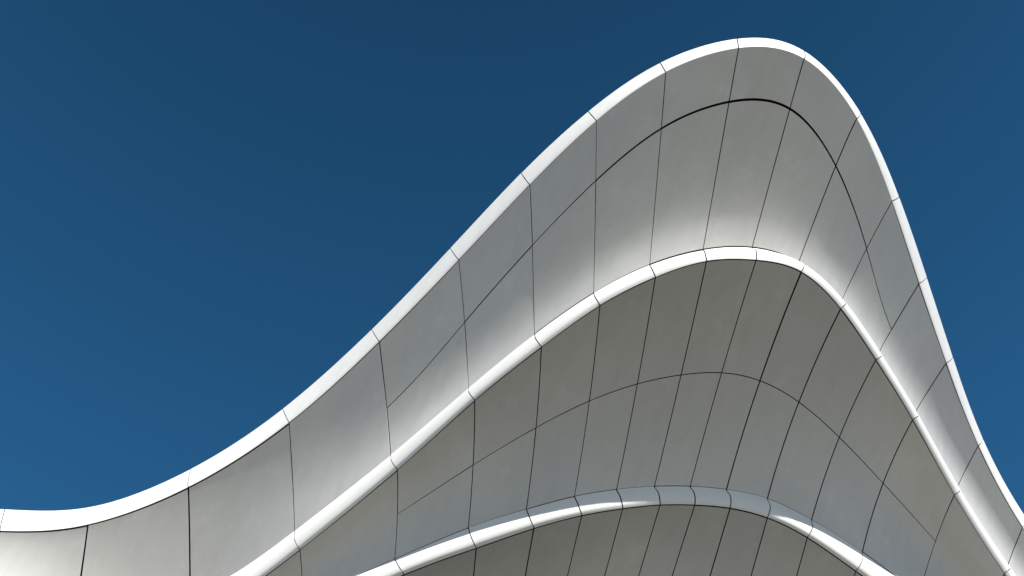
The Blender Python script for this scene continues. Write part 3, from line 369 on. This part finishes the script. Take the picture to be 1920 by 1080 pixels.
        [(-10.6233,22.9913,23.3042), (-8.2053,22.3947,23.3074), (-6.0525,21.5248,23.5600), (-3.9799,20.9074,24.1341), (-1.6398,19.0451,24.1783), (-0.3573,17.0873,23.9841), (0.6772,15.5902,23.8532), (1.4226,14.6174,23.7783), (1.9889,13.9553,23.7576), (2.4827,13.4460,23.7838), (2.9426,13.0650,23.8511), (3.3843,12.7961,23.9548), (3.8364,12.6173,24.0885), (4.3646,12.5173,24.2467), (4.9703,12.5232,24.4232), (5.6846,12.6720,24.6114), (6.6108,12.9545,24.8049), (7.7133,13.2810,24.9979), (9.0483,13.7109,25.1846), (10.3658,14.0475,25.2664), (12.5535,15.1064,25.2598), (14.6539,15.4298,25.2564)],
        [(-10.6114,23.0253,23.2705), (-8.1912,22.4279,23.2735), (-6.0378,21.5576,23.5259), (-3.9590,20.9373,24.0999), (-1.6083,19.0730,24.1438), (-0.3217,17.1473,23.9490), (0.7118,15.6647,23.8177), (1.4508,14.6933,23.7427), (2.0104,14.0360,23.7219), (2.4991,13.5265,23.7480), (2.9556,13.1424,23.8154), (3.3945,12.8720,23.9190), (3.8449,12.6918,24.0527), (4.3748,12.5923,24.2109), (4.9821,12.6001,24.3874), (5.6971,12.7510,24.5757), (6.6225,13.0335,24.7692), (7.7230,13.3586,24.9624), (9.0584,13.7864,25.1492), (10.3595,14.0850,25.2316), (12.5406,15.1313,25.2254), (14.6462,15.4561,25.2221)],
        [(-10.5986,23.0572,23.2350), (-8.1763,22.4590,23.2378), (-6.0226,21.5885,23.4899), (-3.9377,20.9651,24.0636), (-1.5767,19.0989,24.1071), (-0.2861,17.2055,23.9116), (0.7463,15.7375,23.7798), (1.4787,14.7676,23.7046), (2.0317,14.1150,23.6836), (2.5153,13.6054,23.7096), (2.9682,13.2183,23.7770), (3.4042,12.9463,23.8807), (3.8530,12.7647,24.0144), (4.3846,12.6657,24.1726), (4.9932,12.6755,24.3490), (5.7089,12.8285,24.5373), (6.6335,13.1110,24.7309), (7.7319,13.4348,24.9243), (9.0675,13.8605,25.1114), (10.3522,14.1210,25.1945), (12.5265,15.1547,25.1888), (14.6371,15.4809,25.1858)],
        [(-10.5849,23.0871,23.1977), (-8.1608,22.4880,23.2002), (-6.0069,21.6173,23.4519), (-3.9160,20.9910,24.0253), (-1.5449,19.1230,24.0682), (-0.2505,17.2618,23.8718), (0.7807,15.8084,23.7394), (1.5065,14.8400,23.6639), (2.0527,14.1924,23.6427), (2.5311,13.6827,23.6686), (2.9805,13.2926,23.7360), (3.4136,13.0191,23.8397), (3.8606,12.8362,23.9734), (4.3938,12.7377,24.1316), (5.0038,12.7493,24.3080), (5.7201,12.9045,24.4963), (6.6437,13.1871,24.6901), (7.7400,13.5094,24.8837), (9.0757,13.9331,25.0711), (10.3439,14.1556,25.1551), (12.5113,15.1766,25.1501), (14.6267,15.5043,25.1474)],
        [(-10.5703,23.1149,23.1586), (-8.1445,22.5150,23.1607), (-5.9906,21.6441,23.4120), (-3.8941,21.0148,23.9849), (-1.5131,19.1450,24.0273), (-0.2149,17.3162,23.8297), (0.8150,15.8775,23.6965), (1.5341,14.9108,23.6208), (2.0735,14.2680,23.5993), (2.5466,13.7584,23.6251), (2.9924,13.3652,23.6925), (3.4225,13.0903,23.7961), (3.8678,12.9060,23.9299), (4.4026,12.8081,24.0880), (5.0139,12.8217,24.2644), (5.7306,12.9790,24.4528), (6.6532,13.2616,24.6468), (7.7473,13.5826,24.8406), (9.0829,14.0042,25.0284), (10.3346,14.1887,25.1135), (12.4949,15.1970,25.1092), (14.6150,15.5262,25.1069)],
        [(-10.5548,23.1407,23.1177), (-8.1276,22.5399,23.1194), (-5.9739,21.6688,23.3701), (-3.8718,21.0366,23.9426), (-1.4812,19.1652,23.9841), (-0.1793,17.3687,23.7853), (0.8492,15.9448,23.6512), (1.5615,14.9797,23.5752), (2.0940,14.3419,23.5534), (2.5618,13.8323,23.5790), (3.0040,13.4362,23.6464), (3.4310,13.1599,23.7500), (3.8745,12.9743,23.8838), (4.4108,12.8770,24.0419), (5.0233,12.8925,24.2183), (5.7404,13.0519,24.4067), (6.6619,13.3346,24.6009), (7.7536,13.6542,24.7951), (9.0891,14.0737,24.9833), (10.3242,14.2203,25.0696), (12.4774,15.2160,25.0662), (14.6019,15.5466,25.0644)],
        [(-10.5384,23.1644,23.0750), (-8.1099,22.5627,23.0762), (-5.9566,21.6914,23.3263), (-3.8492,21.0564,23.8982), (-1.4493,19.1834,23.9389), (-0.1438,17.4192,23.7386), (0.8832,16.0102,23.6036), (1.5886,15.0469,23.5272), (2.1143,14.4141,23.5049), (2.5767,13.9045,23.5304), (3.0152,13.5056,23.5978), (3.4391,13.2279,23.7014), (3.8808,13.0409,23.8351), (4.4184,12.9443,23.9932), (5.0321,12.9617,24.1696), (5.7496,13.1233,24.3581), (6.6699,13.4060,24.5525), (7.7592,13.7243,24.7471), (9.0944,14.1417,24.9357), (10.3129,14.2505,25.0235), (12.4588,15.2334,25.0211), (14.5876,15.5656,25.0198)],
        [(-10.5211,23.1861,23.0305), (-8.0916,22.5835,23.0311), (-5.9387,21.7120,23.2806), (-3.8263,21.0742,23.8518), (-1.4172,19.1996,23.8915), (-0.1083,17.4678,23.6897), (0.9171,16.0737,23.5535), (1.6156,15.1122,23.4767), (2.1342,14.4845,23.4540), (2.5912,13.9750,23.4793), (3.0260,13.5732,23.5466), (3.4468,13.2942,23.6502), (3.8865,13.1060,23.7839), (4.4256,13.0099,23.9420), (5.0404,13.0293,24.1183), (5.7581,13.1930,24.3069), (6.6771,13.4759,24.5016), (7.7639,13.7927,24.6966), (9.0988,14.2081,24.8858), (10.3005,14.2791,24.9751), (12.4390,15.2494,24.9738), (14.5720,15.5831,24.9731)],
        [(-10.5030,23.2056,22.9842), (-8.0725,22.6021,22.9842), (-5.9204,21.7305,23.2329), (-3.8031,21.0899,23.8034), (-1.3852,19.2138,23.8420), (-0.0729,17.5144,23.6385), (0.9508,16.1352,23.5010), (1.6423,15.1757,23.4238), (2.1539,14.5531,23.4007), (2.6055,14.0438,23.4257), (3.0365,13.6391,23.4930), (3.4541,13.3588,23.5965), (3.8918,13.1693,23.7302), (4.4322,13.0739,23.8883), (5.0480,13.0953,24.0646), (5.7659,13.2612,24.2533), (6.6836,13.5441,24.4483), (7.7677,13.8596,24.6437), (9.1021,14.2729,24.8335), (10.2872,14.3062,24.9245), (12.4180,15.2638,24.9245), (14.5550,15.5991,24.9245)],
    ],
]
TOPS = [spline(a) for a in TOP]
LIPS = [spline(a) for a in LIP]
LINES = [[spline(a) for a in g] for g in UNDER]


def out_normal(curve, u):
    e = 1e-3
    lo = np.clip(u - e, U0, U1); hi = np.clip(u + e, U0, U1)
    d = curve(hi) - curve(lo)
    n = np.stack([d[:, 1], -d[:, 0], 0 * d[:, 0]], 1)
    return n / np.linalg.norm(n, axis=1)[:, None]


def soffit_rows(k, us, vs):
    """Grid [u][v] of points; v 0 at the lip, 0.5 at the seam, 1 at the foot."""
    base = np.stack([ln(us) for ln in LINES[k]], 0)          # rows x u x 3
    n = base.shape[0]
    A = np.zeros((n, n)); rhs = np.zeros_like(base)
    A[0, 0] = A[-1, -1] = 1
    for i in range(1, n - 1):
        A[i, i - 1:i + 2] = (1, 4, 1)
        rhs[i] = 6 * (base[i + 1] - 2 * base[i] + base[i - 1])
    M = np.linalg.solve(A, rhs.reshape(n, -1)).reshape(base.shape)
    out = []
    for v in vs:
        x = v * (n - 1)
        i = min(max(int(math.floor(x)), 0), n - 2)
        f = x - i
        s = 1 - f
        out.append(s * base[i] + f * base[i + 1] + ((s ** 3 - s) * M[i] + (f ** 3 - f) * M[i + 1]) / 6)
    return np.stack(out, 1)


BULGE = [0.05, 0.15, 0.15, 0.15]
TOPBACK = [None, 0, 0, 0]


def fascia_profile(k):
    """List of (kind, t) rows from behind the top edge, over it and down to the lip."""
    rows = [('back', 1.0), ('back', 0.5), ('back', 0.06)]
    ts = [0.004, 0.03] + [i / 14 for i in range(1, 14)] + [0.97, 1.0]
    rows += [('face', t) for t in ts]
    return rows


def fascia_point(k, u, kind, t):
    T, B = TOPS[k](u), LIPS[k](u)
    n = out_normal(TOPS[k], u)
    if kind == 'face':
        if k == 0:
            g = (t ** 1.6) * (1 - t) ** 0.55 * 1.9
        else:
            g = (t ** 1.5) * (1 - t) ** 0.6 * 2.1
        return T + (B - T) * t + n * (BULGE[k] * g)
    if kind == 'back':
        if k == 0:
            return T - n * 0.7 * t + np.array([0, 0, 0.05]) * t
        return T - n * 0.05 * t
    # small return under the lip
    return B - n * 0.05 * t + np.array([0, 0, 0.012]) * t


def surf_normals(G):
    """G[i][j] grid of points -> unit normals (i along u, j along the section)."""
    du = np.gradient(G, axis=0)
    dv = np.gradient(G, axis=1)
    n = np.cross(du, dv)
    return n / (np.linalg.norm(n, axis=2)[:, :, None] + 1e-12)


def sheet(name, G, flip, thick, mat, parent, edge_mat=None):
    """A panel of real thickness from a grid; normals point outward (to the street)."""
    N = surf_normals(G) * (-1 if flip else 1)
    nu, nv = G.shape[:2]
    verts = G.reshape(-1, 3).tolist()
    faces = []
    def q(a, b, c, d):
        return (a, b, c, d) if not flip else (d, c, b, a)
    for i in range(nu - 1):
        for j in range(nv - 1):
            a = i * nv + j
            faces.append(q(a, a + nv, a + nv + 1, a + 1))
    nf = len(faces)
    # skirt round the border, going back from the face
    loop = [(i, 0) for i in range(nu)] + [(nu - 1, j) for j in range(1, nv)] + \
           [(i, nv - 1) for i in range(nu - 2, -1, -1)] + [(0, j) for j in range(nv - 2, 0, -1)]
    base = len(verts)
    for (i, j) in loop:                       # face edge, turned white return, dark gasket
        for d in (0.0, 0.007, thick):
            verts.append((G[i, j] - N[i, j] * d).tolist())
    L = len(loop)
    for s in range(L):
        a, b = base + 3 * s, base + 3 * ((s + 1) % L)
        faces.append(q(b, a, a + 1, b + 1))
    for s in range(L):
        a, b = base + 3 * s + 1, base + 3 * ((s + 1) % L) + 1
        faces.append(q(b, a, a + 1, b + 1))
    o = link(name, verts, faces, mat, parent, True, nf)
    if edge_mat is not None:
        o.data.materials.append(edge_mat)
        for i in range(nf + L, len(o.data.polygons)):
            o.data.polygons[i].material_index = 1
    return o


rng = random.Random(5)

# ---------------------------------------------------------------- the building
building = bpy.data.objects.new('curved_white_building', None)
building.location = (2.0, 30.0, 0.0)
building['label'] = 'white building with stacked wavy panelled eaves curving against the deep blue sky'
building['category'] = 'building'
COL.objects.link(building)
bpy.context.view_layer.update()
BINV = Vector((-2.0, -30.0, 0.0))


def attach(o):
    o.parent = building
    o.location = BINV
    return o


US = np.linspace(U0, U1, (U1 - U0) * 10 + 1)


def fascia_grid(k, us, rows, inset=0.0):
    G = np.stack([fascia_point(k, us, kd, t) for kd, t in rows], 1)
    return G


def soffit_grid(k, us, v0, v1, nv):
    return soffit_rows(k, us, np.linspace(v0, v1, nv))


FRAMES = []
for k in range(4):
    # dark substructure seen through the open joints, just behind the sheets
    rows = fascia_profile(k)
    G = fascia_grid(k, US, rows)
    N = surf_normals(G)
    # orientation check: face normal must point to the street (mostly -y / outward)
    if (N[:, 8] * out_normal(TOPS[k], US)).sum() < 0:
        N = -N
        FLIP_F = True
    else:
        FLIP_F = False
    Gb = G - N * 0.05
    Gb = Gb[:, 1:]
    parts = [Gb]
    if k < 3:
        S = soffit_grid(k, US, 0.0, 1.0, 25)
        Ns = surf_normals(S)
        if Ns[:, :, 2].mean() > 0:
            Ns = -Ns
            FLIP_S = True
        else:
            FLIP_S = False
        parts.append(S - Ns * 0.05)
    Gall = np.concatenate(parts, 1)
    nu, nv = Gall.shape[:2]
    verts = Gall.reshape(-1, 3)
    faces = [(i * nv + j, (i + 1) * nv + j, (i + 1) * nv + j + 1, i * nv + j + 1)
             for i in range(nu - 1) for j in range(nv - 1)]
    fr = attach(link('eave', verts, faces, M_dark))
    FRAMES.append((fr, FLIP_F, FLIP_S))


def gap_to_du(k, curve, u, gap):
    e = 0.01
    lo = min(max(u - e, U0), U1); hi = min(max(u + e, U0), U1)
    return gap * (hi - lo) / max(np.linalg.norm(curve(hi) - curve(lo)), 1e-6)


def side_us(k, curve, ua, ub, ga, gb, n):
    a = ua + gap_to_du(k, curve, ua, ga / 2)
    b = ub - gap_to_du(k, curve, ub, gb / 2)
    return np.linspace(a, b, n)


# joint widths vary a little, as built
def joint_gap(k, u):
    w = {0: 0.022, 1: 0.020, 2: 0.020}.get(k, 0.02)
    if k in (0, 1) and u >= 8:
        w += 0.003
    if k == 0 and u <= -1:
        w += 0.012
    if 4 <= u <= 7:
        w -= 0.005
    return w


for k in range(4):
    fr, FLIP_F, FLIP_S = FRAMES[k]
    # --- white edge band
    joints = list(range(U0, U1 + 1))
    if k == 0:
        joints = [-5, -3] + list(range(-1, U1 + 1))
    for ua, ub in zip(joints[:-1], joints[1:]):
        ga = 0.017
        us = side_us(k, LIPS[k], ua, ub, ga, ga, 10 * (ub - ua) + 3)
        G = fascia_grid(k, us, fascia_profile(k))
        G = G + surf_normals(G) * (-1 if FLIP_F else 1) * rng.uniform(-0.003, 0.003)
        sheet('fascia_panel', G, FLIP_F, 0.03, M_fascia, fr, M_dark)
    # --- underside sheets
    if k == 3:
        continue
    lip_gap = 0.022
    for u in range(U0, U1):
        ga, gb = joint_gap(k, u), joint_gap(k, u + 1)
        us = side_us(k, LINES[k][10], u, u + 1, ga, gb, 13)
        split = (k == 0 and 1 <= u < 10) or (k == 1 and 1 <= u < 12)
        Lv = np.linalg.norm(LINES[k][10](u + .5) - LIPS[k](u + .5)) * 2
        e0 = (0.034 if (k == 0 and u < 0) else lip_gap) / Lv
        sg = (0.015 if k == 1 else 0.030 if u >= 8 else 0.025) / Lv
        v_end = 1.0 - 0.008 / Lv
        spans = [(e0, 0.5 - sg / 2), (0.5 + sg / 2, v_end)] if split else [(e0, v_end)]
        for v0, v1 in spans:
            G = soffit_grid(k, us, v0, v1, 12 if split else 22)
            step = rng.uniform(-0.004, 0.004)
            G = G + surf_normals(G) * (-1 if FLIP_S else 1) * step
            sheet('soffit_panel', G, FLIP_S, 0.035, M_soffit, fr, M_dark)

# --- roof, walls below the eaves
US2 = np.linspace(U0, U1, 85)
edge = fascia_point(0, US2, 'back', 0.95)
zr = float(edge[:, 2].max()) + 0.1
back_y = 56.0
inner_edge = edge + np.array([0, 0, -0.01])
deck = [(float(p[0]), float(p[1]) + 9.0, zr) for p in inner_edge]
ring = [tuple(p) for p in inner_edge] + deck
n = len(US2)
faces = [(i, i + 1, n + i + 1, n + i) for i in range(n - 1)]
ring += [(float(edge[-1][0]), back_y, zr), (float(edge[0][0]), back_y, zr)]
faces.append(tuple(range(n, 2 * n)) + (2 * n, 2 * n + 1))
attach(link('roof', ring, faces, M_roof, smooth=False))

foot = LIPS[3](US2) - out_normal(LIPS[3], US2) * 0.06
zw = float(foot[:, 2].mean())
inner = foot - out_normal(LIPS[3], US2) * 1.2
verts = [(p[0], p[1], zw + 0.03) for p in foot] + [(p[0], p[1], zw + 0.03) for p in inner]
n = len(US2)
attach(link('lower_soffit', verts, [(i, i + 1, n + i + 1, n + i) for i in range(n - 1)], M_render))
verts = [(p[0], p[1], zw + 0.02) for p in inner] + [(p[0], p[1], 0.0) for p in inner]
attach(link('glazing', verts, [(i, i + 1, n + i + 1, n + i) for i in range(n - 1)], M_glass))
x0, y0 = float(edge[0][0]), float(edge[0][1])
x1, y1 = float(edge[-1][0]), float(edge[-1][1])
verts = [(x0 + .05, y0 + 1, 0), (x0 + .05, back_y, 0), (x1 - .05, back_y, 0), (x1 - .05, y1 + 1, 0)]
verts += [(x, y, zr - 0.02) for x, y, _ in verts]
attach(link('wall', verts, [(0, 1, 5, 4), (1, 2, 6, 5), (2, 3, 7, 6)], M_render, smooth=False))

# ---------------------------------------------------------------- ground
ring = [(28 * math.cos(a * math.pi / 48) * 1.15, 10 + 28 * math.sin(a * math.pi / 48), 0.004) for a in range(96)]
pv = link('pavement', ring, [tuple(range(96))], M_paving, smooth=False)
pv['kind'] = 'structure'
s = 2500
g = link('ground', [(-s, -s, 0), (s, -s, 0), (s, s, 0), (-s, s, 0)], [(0, 1, 2, 3)], M_ground, smooth=False)
g['kind'] = 'structure'
